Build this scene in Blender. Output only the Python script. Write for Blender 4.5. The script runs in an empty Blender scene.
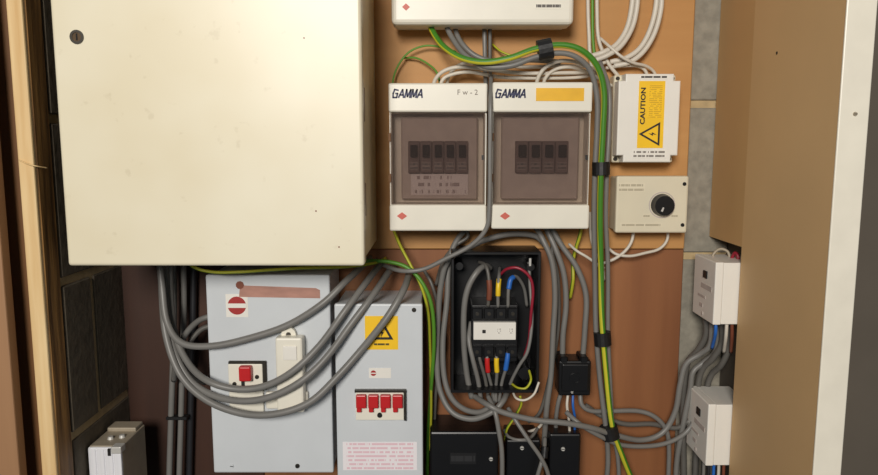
import bpy, bmesh, math, random
from mathutils import Vector, Matrix
random.seed(7)
SC = bpy.context.scene
C = SC.collection
# ------------------------------------------------------------------ camera
F, CX, CY = 700.0, 439.0, 237.5
CAMY, CAMZ, PITCH = -1.1, 1.5, math.radians(7.4)
cd = bpy.data.cameras.new('camera'); cam = bpy.data.objects.new('camera', cd); C.objects.link(cam)
cam.location = (0, CAMY, CAMZ); cam.rotation_euler = (math.pi/2-PITCH, 0, 0)
cd.sensor_width = 36; cd.lens = F/878*36; cd.clip_start = 0.02; cd.clip_end = 50
SC.camera = cam
# ------------------------------------------------------------------ world, lights, exposure
w = bpy.data.worlds.new('world'); SC.world = w; w.use_nodes = True
w.node_tree.nodes['Background'].inputs[0].default_value = (0.80, 0.90, 1.0, 1)
w.node_tree.nodes['Background'].inputs[1].default_value = 0.085
def area(name, loc, aim, size, power, col):
    l = bpy.data.lights.new(name, 'AREA'); l.energy = power; l.size = size; l.color = col; l.shape = 'DISK'
    o = bpy.data.objects.new(name, l); C.objects.link(o); o.location = loc
    o.rotation_euler = (Vector(aim)-Vector(loc)).to_track_quat('-Z', 'Y').to_euler()
area('key_light', (-0.42, -2.6, 2.15), (0.0, 0, 1.45), 0.7, 56, (1.0, 0.95, 0.88))
SC.view_settings.view_transform = 'Standard'; SC.view_settings.look = 'None'
SC.view_settings.exposure = 0.13; SC.view_settings.gamma = 1.0; SC.view_settings.use_curve_mapping = False
# ------------------------------------------------------------------ projection helpers: a pixel read at a known depth
cp, sp = math.cos(PITCH), math.sin(PITCH)
def ray(px, py):
    a, b = (px-CX)/F, -(py-CY)/F
    return Vector((a, cp+b*sp, -sp+b*cp))
def P(px, py, Y):
    d = ray(px, py); t = (Y-CAMY)/d.y
    return Vector((d.x*t, Y, CAMZ+d.z*t))
def PX(px, py, X):
    d = ray(px, py); t = X/d.x
    return Vector((X, CAMY+d.y*t, CAMZ+d.z*t))
def R(x0, y0, x1, y1, Y):
    ym, xm = (y0+y1)/2, (x0+x1)/2
    return P(x0, ym, Y).x, P(x1, ym, Y).x, P(xm, y1, Y).z, P(xm, y0, Y).z   # x0,x1,z0,z1
# ------------------------------------------------------------------ materials
def lin(c):
    return tuple((v/255/12.92 if v/255 <= .04045 else ((v/255+.055)/1.055)**2.4) for v in c)+(1,)
MATS = {}
def mat(name, col, rough=.5, metal=0, noise=.06, scale=60, bump=0, col2=None, stretch=None, spec=.5):
    if name in MATS: return MATS[name]
    m = bpy.data.materials.new(name); m.use_nodes = True; nt = m.node_tree; N = nt.nodes; L = nt.links
    b = N['Principled BSDF']; b.inputs['Roughness'].default_value = rough; b.inputs['Metallic'].default_value = metal
    b.inputs['Specular IOR Level'].default_value = spec
    tc = N.new('ShaderNodeTexCoord'); mp = N.new('ShaderNodeMapping'); L.new(tc.outputs['Object'], mp.inputs[0])
    if stretch: mp.inputs['Scale'].default_value = stretch
    nz = N.new('ShaderNodeTexNoise'); nz.inputs['Scale'].default_value = scale; nz.inputs['Detail'].default_value = 5
    L.new(mp.outputs[0], nz.inputs['Vector'])
    r = N.new('ShaderNodeValToRGB'); L.new(nz.outputs['Fac'], r.inputs[0])
    c = lin(col); d = lin(col2) if col2 else tuple(x*(1-noise*2) for x in c[:3])+(1,)
    r.color_ramp.elements[0].position = .3; r.color_ramp.elements[1].position = .7
    r.color_ramp.elements[0].color = d; r.color_ramp.elements[1].color = c
    L.new(r.outputs[0], b.inputs['Base Color'])
    if bump:
        bp = N.new('ShaderNodeBump'); bp.inputs['Strength'].default_value = bump; bp.inputs['Distance'].default_value = .003
        L.new(nz.outputs['Fac'], bp.inputs['Height']); L.new(bp.outputs[0], b.inputs['Normal'])
    MATS[name] = m; return m
def print_mat(name, paper, ink, rows, fine=30, thr=.5, margin=.04):
    """rows of illegible small print on a sticker (generated x,z)"""
    m = bpy.data.materials.new(name); m.use_nodes = True; nt = m.node_tree; N = nt.nodes; L = nt.links
    b = N['Principled BSDF']; b.inputs['Roughness'].default_value = .5
    tc = N.new('ShaderNodeTexCoord'); sx = N.new('ShaderNodeSeparateXYZ'); L.new(tc.outputs['Generated'], sx.inputs[0])
    def M(op, a, v=None, v2=None):
        n = N.new('ShaderNodeMath'); n.operation = op
        for i, x in enumerate((a, v, v2)):
            if x is None: continue
            if isinstance(x, (int, float)): n.inputs[i].default_value = x
            else: L.new(x, n.inputs[i])
        return n.outputs[0]
    z = M('MULTIPLY', sx.outputs[2], rows); fr = M('FRACT', z); row = M('FLOOR', z)
    band = M('MULTIPLY', M('GREATER_THAN', fr, .25), M('LESS_THAN', fr, .75))
    edge = M('MULTIPLY', M('GREATER_THAN', sx.outputs[0], margin), M('LESS_THAN', sx.outputs[0], 1-margin))
    cb = N.new('ShaderNodeCombineXYZ'); L.new(M('MULTIPLY', sx.outputs[0], fine), cb.inputs[0]); L.new(M('MULTIPLY', row, 7.3), cb.inputs[1])
    nz = N.new('ShaderNodeTexNoise'); nz.inputs['Scale'].default_value = 1.0; nz.inputs['Detail'].default_value = 3; L.new(cb.outputs[0], nz.inputs['Vector'])
    f = M('MULTIPLY', M('MULTIPLY', band, edge), M('GREATER_THAN', nz.outputs['Fac'], thr))
    mx = N.new('ShaderNodeMixRGB'); L.new(f, mx.inputs[0]); mx.inputs[1].default_value = lin(paper); mx.inputs[2].default_value = lin(ink)
    L.new(mx.outputs[0], b.inputs['Base Color']); return m
def wood(name, light, dark, axis='Z', scale=18, rough=.6, bump=.15):
    s = {'Z': (1, 1, .08), 'X': (.08, 1, 1)}[axis]
    return mat(name, light, rough, 0, 0, scale, bump, dark, s)
def stripe_mat(name, c1, c2, rough=.45):
    """two-colour earth cable: stripe runs along the cable (uv.x is the angle)"""
    m = bpy.data.materials.new(name); m.use_nodes = True; nt = m.node_tree; N = nt.nodes; L = nt.links
    b = N['Principled BSDF']; b.inputs['Roughness'].default_value = rough
    uv = N.new('ShaderNodeUVMap'); sx = N.new('ShaderNodeSeparateXYZ'); L.new(uv.outputs[0], sx.inputs[0])
    r = N.new('ShaderNodeValToRGB'); r.color_ramp.interpolation = 'CONSTANT'
    r.color_ramp.elements[0].position = 0; r.color_ramp.elements[0].color = lin(c1)
    r.color_ramp.elements[1].position = .11; r.color_ramp.elements[1].color = lin(c2)
    e = r.color_ramp.elements.new(.32); e.color = lin(c1)
    e = r.color_ramp.elements.new(.55); e.color = lin(c2)
    e = r.color_ramp.elements.new(.70); e.color = lin(c1)
    fm = N.new('ShaderNodeMath'); fm.operation = 'FRACT'; L.new(sx.outputs[0], fm.inputs[0]); L.new(fm.outputs[0], r.inputs[0]); L.new(r.outputs[0], b.inputs['Base Color']); return m
cream = mat('cream_enamel', (226, 213, 178), .34, noise=.05, scale=9, bump=.02)
# scuffed cream door: two scales of dirt
def scuffed():
    m = bpy.data.materials.new('scuffed_cream'); m.use_nodes = True; nt = m.node_tree; N = nt.nodes; L = nt.links
    b = N['Principled BSDF']; b.inputs['Roughness'].default_value = .36
    tc = N.new('ShaderNodeTexCoord')
    a = N.new('ShaderNodeTexNoise'); a.inputs['Scale'].default_value = 5; a.inputs['Detail'].default_value = 3
    d = N.new('ShaderNodeTexNoise'); d.inputs['Scale'].default_value = 55; d.inputs['Detail'].default_value = 8
    L.new(tc.outputs['Object'], a.inputs['Vector']); L.new(tc.outputs['Object'], d.inputs['Vector'])
    r1 = N.new('ShaderNodeValToRGB'); L.new(a.outputs['Fac'], r1.inputs[0])
    r1.color_ramp.elements[0].position = .35; r1.color_ramp.elements[0].color = lin((222, 211, 182))
    r1.color_ramp.elements[1].position = .65; r1.color_ramp.elements[1].color = lin((230, 222, 198))
    r2 = N.new('ShaderNodeValToRGB'); L.new(d.outputs['Fac'], r2.inputs[0])
    r2.color_ramp.elements[0].position = .27; r2.color_ramp.elements[0].color = (.45, .40, .32, 1)
    r2.color_ramp.elements[1].position = .34; r2.color_ramp.elements[1].color = (1, 1, 1, 1)
    mx = N.new('ShaderNodeMixRGB'); mx.blend_type = 'MULTIPLY'; mx.inputs[0].default_value = .16
    L.new(r1.outputs[0], mx.inputs[1]); L.new(r2.outputs[0], mx.inputs[2]); L.new(mx.outputs[0], b.inputs['Base Color'])
    return m
M_door = scuffed()
M_white = mat('white_plastic', (233, 228, 213), .38, noise=.03, scale=20)
M_ivory = mat('ivory_plastic', (220, 211, 186), .4, noise=.03, scale=20)
M_box = mat('junction_white', (233, 229, 220), .4, noise=.02, scale=20)
M_greybox = mat('pale_grey_enamel', (208, 212, 215), .3, noise=.03, scale=14)
M_black = mat('black_plastic', (15, 15, 17), .35, noise=.1, scale=30)
M_tape = mat('black_tape', (20, 20, 21), .5, noise=.1, scale=90, bump=.2)
M_dark = mat('dark_void', (14, 12, 11), .8)
M_navy = mat('navy_ink', (38, 42, 82), .5); M_ink = mat('black_ink', (28, 26, 24), .5)
M_faint = mat('pen_ink', (120, 108, 96), .6); M_red = mat('red_plastic', (196, 34, 38), .35)
M_redink = mat('red_ink', (208, 100, 84), .5); M_crimson = mat('crimson_ink', (168, 42, 40), .5)
M_yellow = mat('yellow_label', (247, 198, 20), .5, noise=.04, scale=40)
M_tapeyel = mat('yellow_tape', (240, 184, 24), .5, noise=.08, scale=40)
M_brown = mat('brown_tape', (182, 134, 118), .5, noise=.15, scale=90, stretch=(.3, 1, 1))
M_screw = mat('screw_metal', (206, 204, 198), .35, .2); M_dscrew = mat('dark_screw', (70, 66, 60), .4, .7)
M_cable = mat('grey_cable', (122, 120, 116), .42, noise=.05, scale=30)
M_cable2 = mat('mid_grey_cable', (98, 95, 90), .45, noise=.05, scale=30)
M_wcable = mat('white_cable', (214, 206, 192), .45, noise=.05, scale=30)
M_dcable = mat('black_cable', (40, 40, 43), .4)
M_gy = stripe_mat('green_yellow', (66, 128, 34), (196, 190, 48)); M_gy2 = stripe_mat('yellow_green', (178, 178, 44), (92, 132, 36))
M_green = stripe_mat('green_earth', (84, 140, 40), (120, 158, 48))
M_smoke = None
M_ply = wood('plywood', (194, 145, 86), (173, 122, 66), 'X', 16); M_ply2 = wood('red_hardboard', (150, 98, 58), (124, 75, 41), 'Z', 14)
M_mdf = mat('mdf', (212, 174, 124), .62, noise=.035, scale=7, bump=.02); M_mdf2 = mat('mdf_strip', (202, 161, 108), .65, noise=.04, scale=8)
M_pine = wood('pine', (232, 204, 154), (206, 168, 112), 'Z', 60); M_pined = wood('rough_pine', (178, 132, 74), (92, 62, 28), 'Z', 95, bump=.4)
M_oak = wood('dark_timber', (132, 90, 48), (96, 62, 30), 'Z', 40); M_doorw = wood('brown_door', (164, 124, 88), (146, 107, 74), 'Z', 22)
M_paint = mat('white_gloss_paint', (238, 231, 214), .35, noise=.04, scale=25, bump=.1)
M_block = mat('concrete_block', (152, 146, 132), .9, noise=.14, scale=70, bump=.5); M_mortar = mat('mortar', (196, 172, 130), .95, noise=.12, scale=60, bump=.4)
M_block_shade = mat('shaded_block', (104, 94, 78), .9, noise=.14, scale=70, bump=.5)  # darker copy of the block; the left wall's shade is in its colour
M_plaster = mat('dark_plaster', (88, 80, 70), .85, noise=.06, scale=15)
M_alu = mat('aluminium', (236, 236, 240), .32, .05, noise=.04, scale=30, stretch=(6, 1, .3)); M_alus = mat('dull_metal', (168, 156, 136), .5, .1)
M_blue = mat('blue_sleeve', (40, 104, 190), .4); M_ysl = mat('yellow_sleeve', (240, 200, 36), .4); M_rsl = mat('red_sleeve', (200, 36, 36), .4)
M_bsl = mat('brown_sleeve', (128, 72, 52), .4); M_maroon = mat('maroon_wire', (150, 34, 52), .35)
M_pinner = mat('breaker_panel', (196, 184, 176), .7, spec=.15); M_brk = mat('breaker_body', (112, 96, 92), .7, spec=.15); M_tgl = mat('toggle_black', (10, 9, 9), .8, spec=.05)
def smoke():
    m = bpy.data.materials.new('smoked_acrylic'); m.use_nodes = True; nt = m.node_tree; N = nt.nodes; L = nt.links
    N.remove(N['Principled BSDF']); out = N['Material Output']
    t = N.new('ShaderNodeBsdfTransparent'); t.inputs[0].default_value = (.77, .73, .71, 1)
    d = N.new('ShaderNodeBsdfDiffuse'); d.inputs[0].default_value = lin((170, 150, 142))
    g = N.new('ShaderNodeBsdfGlossy'); g.inputs['Roughness'].default_value = .12
    a = N.new('ShaderNodeMixShader'); a.inputs[0].default_value = .05; L.new(t.outputs[0], a.inputs[1]); L.new(d.outputs[0], a.inputs[2])
    fr = N.new('ShaderNodeFresnel'); fr.inputs[0].default_value = 1.45
    b = N.new('ShaderNodeMixShader'); L.new(fr.outputs[0], b.inputs[0]); L.new(a.outputs[0], b.inputs[1]); L.new(g.outputs[0], b.inputs[2])
    nz = N.new('ShaderNodeTexNoise'); nz.inputs['Scale'].default_value = 30
    rr = N.new('ShaderNodeMapRange'); rr.inputs['To Min'].default_value = .03; rr.inputs['To Max'].default_value = .07
    L.new(nz.outputs['Fac'], rr.inputs['Value']); L.new(rr.outputs[0], g.inputs['Roughness'])
    L.new(b.outputs[0], out.inputs[0]); return m
M_smoke = smoke()
# ------------------------------------------------------------------ object helpers
def tag(o, label, cat, group=None):
    o['label'] = label; o['category'] = cat
    if group: o['group'] = group
    return o
def thing(name, label, cat, loc, group=None):
    o = bpy.data.objects.new(name, None); C.objects.link(o); o.location = loc; o.empty_display_size = .02
    return tag(o, label, cat, group)
def root_loc(p):
    v = Vector((0, 0, 0))
    while p: v += p.location; p = p.parent
    return v
def obj(name, bm, m, parent=None, smooth=False, label=None):
    bmesh.ops.recalc_face_normals(bm, faces=bm.faces)
    me = bpy.data.meshes.new(name)
    if parent is None:
        ctr = sum((v.co for v in bm.verts), Vector())/max(1, len(bm.verts))
        zs = min(v.co.z for v in bm.verts); off = Vector((ctr.x, ctr.y, zs))
    else: off = root_loc(parent)
    bmesh.ops.translate(bm, verts=bm.verts, vec=-off)
    bm.to_mesh(me); bm.free()
    if smooth:
        for p in me.polygons: p.use_smooth = True
    me.materials.append(m)
    o = bpy.data.objects.new(name, me); C.objects.link(o)
    if parent: o.parent = parent
    else: o.location = off
    if label: o['label'] = label
    return o
def dup(o, dx, dz, parent):
    c = o.copy(); C.objects.link(c); c.parent = parent; c.location = o.location+Vector((dx, 0, dz))
    for ch in list(o.children):
        g = ch.copy(); C.objects.link(g); g.parent = c; g.location = ch.location
    return c
def struct(o): o['kind'] = 'structure'; return o
def box(bm, x0, x1, y0, y1, z0, z1, bev=0, seg=2):
    b2 = bmesh.new()
    vs = [b2.verts.new((x, y, z)) for x in (x0, x1) for y in (y0, y1) for z in (z0, z1)]
    for f in ((0, 1, 3, 2), (4, 6, 7, 5), (0, 4, 5, 1), (2, 3, 7, 6), (0, 2, 6, 4), (1, 5, 7, 3)): b2.faces.new([vs[i] for i in f])
    bmesh.ops.recalc_face_normals(b2, faces=b2.faces)
    if bev: bmesh.ops.bevel(b2, geom=b2.edges[:]+b2.verts[:], offset=bev, segments=seg, profile=.5, affect='EDGES')
    me = bpy.data.meshes.new('t'); b2.to_mesh(me); b2.free(); bm.from_mesh(me); bpy.data.meshes.remove(me)
    return bm
def B(*a, **k): return box(bmesh.new(), *a, **k)
def prism(bm, pts, y0, y1, bev=0):
    """outline in x,z extruded in y"""
    b2 = bmesh.new()
    a = [b2.verts.new((x, y0, z)) for x, z in pts]; b = [b2.verts.new((x, y1, z)) for x, z in pts]
    b2.faces.new(a); b2.faces.new(b[::-1]); n = len(pts)
    for i in range(n): b2.faces.new((a[i], b[i], b[(i+1) % n], a[(i+1) % n]))
    bmesh.ops.recalc_face_normals(b2, faces=b2.faces)
    if bev: bmesh.ops.bevel(b2, geom=[e for e in b2.edges if abs(e.verts[0].co.y-y0) < 1e-6 and abs(e.verts[1].co.y-y0) < 1e-6], offset=bev, segments=2, profile=.5, affect='EDGES')
    me = bpy.data.meshes.new('t'); b2.to_mesh(me); b2.free(); bm.from_mesh(me); bpy.data.meshes.remove(me)
    return bm
def disc(bm, x, z, r, y0, y1, n=20, r2=None):
    """round peg along y; r at y1 (back), r2 at y0 (front)"""
    r2 = r if r2 is None else r2
    a = [bm.verts.new((x+r2*math.cos(2*math.pi*i/n), y0, z+r2*math.sin(2*math.pi*i/n))) for i in range(n)]
    b = [bm.verts.new((x+r*math.cos(2*math.pi*i/n), y1, z+r*math.sin(2*math.pi*i/n))) for i in range(n)]
    bm.faces.new(a); bm.faces.new(b[::-1])
    for i in range(n): bm.faces.new((a[i], b[i], b[(i+1) % n], a[(i+1) % n]))
    return bm
def D(*a, **k): return disc(bmesh.new(), *a, **k)
def ringdisc(x, z, ro, ri, y0, y1, n=24):
    bm = bmesh.new(); rings = []
    for r, y in ((ro, y1), (ro, y0), (ri, y0), (ri, y1)):
        rings.append([bm.verts.new((x+r*math.cos(2*math.pi*i/n), y, z+r*math.sin(2*math.pi*i/n))) for i in range(n)])
    for k in range(4):
        a, b = rings[k], rings[(k+1) % 4]
        for i in range(n): bm.faces.new((a[i], a[(i+1) % n], b[(i+1) % n], b[i]))
    return bm
def frame(x0, x1, y0, y1, z0, z1, t, bev=0):
    """rectangular ring: outer rim of thickness t, open towards the viewer"""
    bm = bmesh.new()
    o = [(x0, z0), (x1, z0), (x1, z1), (x0, z1)]; i = [(x0+t, z0+t), (x1-t, z0+t), (x1-t, z1-t), (x0+t, z1-t)]
    V = [[bm.verts.new((x, y, z)) for x, z in s] for s, y in ((o, y1), (o, y0), (i, y0), (i, y1))]
    for k in range(4):
        a, b = V[k], V[(k+1) % 4]
        for j in range(4): bm.faces.new((a[j], a[(j+1) % 4], b[(j+1) % 4], b[j]))
    bmesh.ops.recalc_face_normals(bm, faces=bm.faces)
    if bev: bmesh.ops.bevel(bm, geom=bm.edges[:], offset=bev, segments=1, affect='EDGES')
    return bm
def screw(parent, x, z, y, r=.0035, m=None, name='screw'):
    s = obj(name, D(x, z, r, y-.0015, y+.001, n=12, r2=r*.8), m or M_screw, parent)
    obj('screw_slot', B(x-r*.7, x+r*.7, y-.0019, y-.0012, z-r*.13, z+r*.13), M_dark, s)
    return s
def text(name, s, x, z, y, size, m, parent, shear=0, rot=0, bold=0, wscale=1):
    cu = bpy.data.curves.new('t', 'FONT'); cu.body = s; cu.size = size; cu.align_x = 'CENTER'; cu.align_y = 'CENTER'
    cu.shear = shear; cu.extrude = .0002; cu.offset = bold; cu.resolution_u = 3
    o = bpy.data.objects.new('t', cu); C.objects.link(o)
    dg = bpy.context.evaluated_depsgraph_get(); dg.update()
    me = bpy.data.meshes.new_from_object(o.evaluated_get(dg)); bpy.data.objects.remove(o); bpy.data.curves.remove(cu)
    bm = bmesh.new(); bm.from_mesh(me); bpy.data.meshes.remove(me)
    T = Matrix.Translation((x, y, z)) @ Matrix.Rotation(-rot, 4, 'Y') @ Matrix.Rotation(math.pi/2, 4, 'X') @ Matrix.Diagonal((wscale, 1, 1, 1))
    bmesh.ops.transform(bm, verts=bm.verts, matrix=T)
    return obj(name, bm, m, parent)
def smoothpath(pts, n=8):
    pts = [pts[0]*2-pts[1]]+pts+[pts[-1]*2-pts[-2]]; out = []
    for i in range(1, len(pts)-2):
        p0, p1, p2, p3 = pts[i-1:i+3]
        for k in range(n):
            t = k/n
            out.append(.5*((2*p1)+(p2-p0)*t+(2*p0-5*p1+4*p2-p3)*t*t+(3*p1-p0-3*p2+p3)*t**3))
    out.append(pts[-2]); return out
def tube(path, r, n=10, flat=1.0, tw=None):
    bm = bmesh.new(); uvl = bm.loops.layers.uv.new('UVMap'); rings = []
    up = Vector((0, -1, 0)); nrm = None
    for i, p in enumerate(path):
        t = (path[min(i+1, len(path)-1)]-path[max(i-1, 0)]).normalized()
        if nrm is None:
            nrm = up-t*up.dot(t)
            if nrm.length < .1: nrm = Vector((1, 0, 0))-t*t.x
        else: nrm = nrm-t*nrm.dot(t)
        nrm.normalize(); bi = t.cross(nrm)
        rings.append([bm.verts.new(p+nrm*(math.cos(2*math.pi*k/n)*r*flat)+bi*(math.sin(2*math.pi*k/n)*r)) for k in range(n)])
    for i in range(len(rings)-1):
        for k in range(n):
            f = bm.faces.new((rings[i][k], rings[i][(k+1) % n], rings[i+1][(k+1) % n], rings[i+1][k]))
            for l, (uu, vv) in zip(f.loops, ((k, i), (k+1, i), (k+1, i+1), (k, i+1))): l[uvl].uv = ((uu/n+(tw(vv/len(rings)) if tw else 0)), vv/10)
    bm.faces.new(rings[0][::-1]); bm.faces.new(rings[-1])
    return bm
def cable(label, pts, rpx, m, name='cable', cat='cable', group=None, flat=1.0, parent=None, tw=None):
    """pts: (pixel x, pixel y, depth Y); rpx: radius in millimetres"""
    pts = list(pts)                      # cables that leave the picture at the bottom go on downwards
    if pts[-1][1] >= 499: pts.append((pts[-1][0], 620, pts[-1][2]))
    if pts[0][1] >= 499: pts.insert(0, (pts[0][0], 620, pts[0][2]))
    path = smoothpath([P(*p) for p in pts])
    o = obj(name, tube(path, rpx/1000, flat=flat, tw=tw, n=16 if tw else 10), m, parent, smooth=True)
    if parent is None: tag(o, label, cat, group)
    return o
# ================================================================== SETTING
# back wall of concrete blocks
ZB, ZT = .70, 2.05
YW = .024                                   # block face
LX, RX = -.508, .468                        # faces of side walls
wb = struct(obj('wall_back', B(LX-.12, RX+.12, YW+.004, YW+.1, ZB, ZT), M_mortar))
j1, j2 = P(700, 104, YW).z, P(690, 256, YW).z
H = j1-j2; T = .012
def clampbox(x0, x1, z0, z1): return max(x0, LX), min(x1, RX), max(z0, ZB), min(z1, ZT)
for r in range(-3, 3):
    z0, z1 = j2+H*r+T/2, j2+H*(r+1)-T/2
    if z1 < ZB or z0 > ZT: continue
    off = -.20 if r % 2 else .02
    for c in range(-2, 3):
        x0, x1 = off+c*.46+T/2, off+(c+1)*.46-T/2
        x0, x1, a, b = clampbox(x0, x1, z0, z1)
        if x1-x0 > .02: obj('block', B(x0, x1, YW-random.uniform(0, .002), YW+.02, a, b, bev=.002, seg=1), M_block, wb)
# left side wall of blocks
wl = struct(obj('wall_left', B(LX-.10, LX-.004, -.17, YW+.004, ZB, ZT), M_mortar))
ja = PX(100, 416, LX).z; jb = PX(78, 277, LX).z; HL = jb-ja; jy = PX(96, 330, LX).y
for r in range(-2, 5):
    z0, z1 = max(ja+HL*r+T/2, ZB), min(ja+HL*(r+1)-T/2, ZT)
    if z1-z0 < .02: continue
    ys = [-.17, jy, YW] if r % 2 == 0 else [-.17, jy+.115, YW]
    for a, b in zip(ys[:-1], ys[1:]):
        a2 = a+(T/2 if a > -.169 else 0); b2 = b-(T/2 if b < YW else 0)
        if b2-a2 > .01: obj('block', B(LX-.04, LX-random.uniform(0, .002), a2, b2, z0, z1, bev=.002, seg=1), M_block_shade, wl)
# right wall: dark plaster reveal beyond the panel
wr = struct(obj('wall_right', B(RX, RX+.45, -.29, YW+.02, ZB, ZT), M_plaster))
# ------------------------------------------------------------------ boards on the back wall
x0, x1, z0, z1 = R(300, 0, 690, 249, 0)
tag(obj('plywood_board', B(x0, x1, 0, YW-.0025, P(600, 249, 0).z, ZT-.1, bev=.0015, seg=1), M_ply), 'light orange plywood backing board behind the fuse units, upper of the two boards', 'board')
YL = .008
XS = P(262, 400, YL).x
tag(obj('dark_board', B(P(128, 400, YL).x, XS-.001, YL, YW-.0025, ZB+.05, P(600, 249, 0).z-.001, bev=.001, seg=1), wood('dark_board', (74, 42, 25), (48, 26, 15), 'Z', 14)), 'dark brown stained backing board behind the straight cables at lower left', 'board')
tag(obj('hardboard_board', B(XS, P(677, 400, YL).x, YL, YW-.0025, ZB+.05, P(600, 249, 0).z-.001, bev=.001, seg=1), M_ply2), 'reddish brown backing board behind the open black enclosure and taped earth cables', 'board')
# ------------------------------------------------------------------ MDF lining panel on the right with a white painted front edge
PXI = .4368; YF = CAMY+.774; YN = CAMY+1.0
zn = P(712, 247, YN).z
pn = thing('side_panel', 'tall tan fibreboard side panel with white painted front edge on the right', 'panel', (PXI, YF, ZB))
obj('main_sheet', B(PXI, RX-.0005, YF+.003, YN, ZB, ZT), M_mdf, pn)
obj('rear_strip', B(PXI, RX-.0005, YN, YW-.0025, zn, ZT), M_mdf2, pn, label='darker rear strip of the panel ending above the junction boxes')
obj('front_edge', B(PXI-.0005, RX+.001, YF, YF+.003, ZB, ZT, bev=.0012), M_paint, pn, label='white painted front edge')
q = P(855, 114, YF); screw(pn, q.x, q.z, YF, .0026, M_alus)
q = PX(777, 53, PXI)
bm = bmesh.new(); disc(bm, 0, 0, .002, -.0006, .0006, n=10)
bmesh.ops.transform(bm, verts=bm.verts, matrix=Matrix.Translation((PXI, q.y, q.z)) @ Matrix.Rotation(math.pi/2, 4, 'Z'))
obj('pin_hole', bm, M_ink, pn)
# ------------------------------------------------------------------ timber batten, dark frame and brown door on the left
bx0, bx1 = -.5290, -.5085; by0, by1 = CAMY+.884, CAMY+.926
bt = thing('timber_batten', 'pale rough-sawn pine batten upright at the left edge of the recess', 'batten', (bx0, by0, ZB))
obj('front_face', B(bx0, bx1-.001, by0, by0+.008, ZB, ZT, bev=.002), M_pine, bt, label='pale planed face of the batten')
obj('rough_body', B(bx0, bx1, by0+.006, by1, ZB, ZT, bev=.0015, seg=1), M_pined, bt, label='darker rough-sawn side with grain lines')
path = smoothpath([P(19, 160, by0-.001), P(28, 164, by0-.003), P(36, 166, by0-.003), P(47, 168, by0+.012)])
obj('splinter', tube(path, .0009, n=6), M_pine, bt, smooth=True)
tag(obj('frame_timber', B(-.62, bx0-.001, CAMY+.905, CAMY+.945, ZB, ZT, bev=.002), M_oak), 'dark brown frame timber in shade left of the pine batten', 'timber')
dxr = P(1, 250, CAMY+.86).x
tag(obj('door_edge', B(dxr-.10, dxr, CAMY+.86, CAMY+.878, ZB, ZT, bev=.002), M_doorw), 'pinkish brown wooden door at the far left edge', 'door')
# ================================================================== CREAM CABINET
YC = -.22
cx0 = (P(50, 30, YC).x+P(69, 262, YC).x)/2; cx1 = (P(360, 30, YC).x+P(366, 262, YC).x)/2; cz0 = P(215, 266, YC).z; cz1 = P(215, -70, YC).z
cab = thing('metal_cabinet', 'large cream painted metal cabinet with plain scuffed door', 'cabinet', ((cx0+cx1)/2, -.1, cz0))
obj('body', B(cx0+.004, cx1-.004, YC+.03, -.0005, cz0+.003, cz1, bev=.002), cream, cab)
obj('door', B(cx0, cx1, YC, YC+.022, cz0, cz1+.004, bev=.004, seg=3), M_door, cab)
obj('door_gasket', B(cx0+.008, cx1-.008, YC+.0222, YC+.0298, cz0+.008, cz1-.004), M_black, cab)
q = P(77, 37, YC)
lk = obj('lock', ringdisc(q.x, q.z, .0085, .0055, YC-.0015, YC+.002), M_dscrew, cab, label='round metal lock')
obj('lock_core', D(q.x, q.z, .0056, YC-.0006, YC+.002, n=16), mat('lock_brown', (92, 74, 54), .35, .6), lk)
obj('key_slot', B(q.x-.0009, q.x+.0009, YC-.0011, YC, q.z-.004, q.z+.004), M_dark, lk)
for py in (108, 196):
    q = PX(369, py, cx1-.004); obj('hinge', B(cx1-.0045, cx1-.0012, YC+.023, YC+.042, q.z-.022, q.z+.022, bev=.001, seg=1), M_oak, cab, label='rusty brown hinge leaf')
for px, py in ((304, 38), (316, 211), (339, 247)):
    q = P(px, py, YC); obj('paint_chip', D(q.x, q.z, .0011, YC-.0003, YC+.001, n=7), M_bsl, cab)
# ================================================================== TOP WHITE UNIT
YT = -.075
x0, x1, z0, z1 = R(391, -70, 575, 24.5, YT)
tu = thing('fuse_unit', 'white fuse unit cut off by the top edge of the picture', 'fuse unit', ((x0+x1)/2, 0, z0))
obj('base', B(x0+.004, x1-.004, -.03, -.0003, z0+.004, z1, bev=.002), M_white, tu)
obj('cover', B(x0, x1, YT, -.03, z0, z1, bev=.007, seg=3), M_white, tu)
q = P(406, 7, YT)
bm = bmesh.new(); prism(bm, [(q.x-.0055, q.z), (q.x, q.z-.005), (q.x+.0055, q.z), (q.x, q.z+.005)], YT-.0006, YT+.0003)
obj('red_mark', bm, M_redink, tu)
x, X, z, Z = R(535, 3, 562, 9, YT); obj('printed_name', B(x, X, YT-.0005, YT+.0003, z, Z), print_mat('top_print', (233, 228, 213), (90, 84, 78), 1, 26, .42), tu)
# ================================================================== TWO CIRCUIT BREAKER UNITS
GLY = {'G': [[(.9, .9), (.15, 1), (0, .5), (.15, 0), (.85, 0), (.9, .5), (.5, .5)]], 'A': [[(0, 0), (.5, 1), (1, 0)], [(.2, .32), (.8, .32)]], 'M': [[(0, 0), (.08, 1), (.5, .1), (.92, 1), (1, 0)]]}
def logo(x, z, w, h, y, parent):
    bm = bmesh.new(); adv = w/5; th = h*.105; gw = adv*.80
    for i, ch in enumerate('GAMMA'):
        for pl in GLY[ch]:
            pts = [Vector((x+i*adv+a*gw+.22*h*b, 0, z+b*h)) for a, b in pl]
            for p, q in zip(pts[:-1], pts[1:]):
                d = (q-p).normalized(); n = Vector((-d.z, 0, d.x))*th; p = p-d*th*.6; q = q+d*th*.6
                prism(bm, [((p+n).x, (p+n).z), ((q+n).x, (q+n).z), ((q-n).x, (q-n).z), ((p-n).x, (p-n).z)], y, y+.0008)
    return obj('logo', bm, M_navy, parent)
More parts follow.
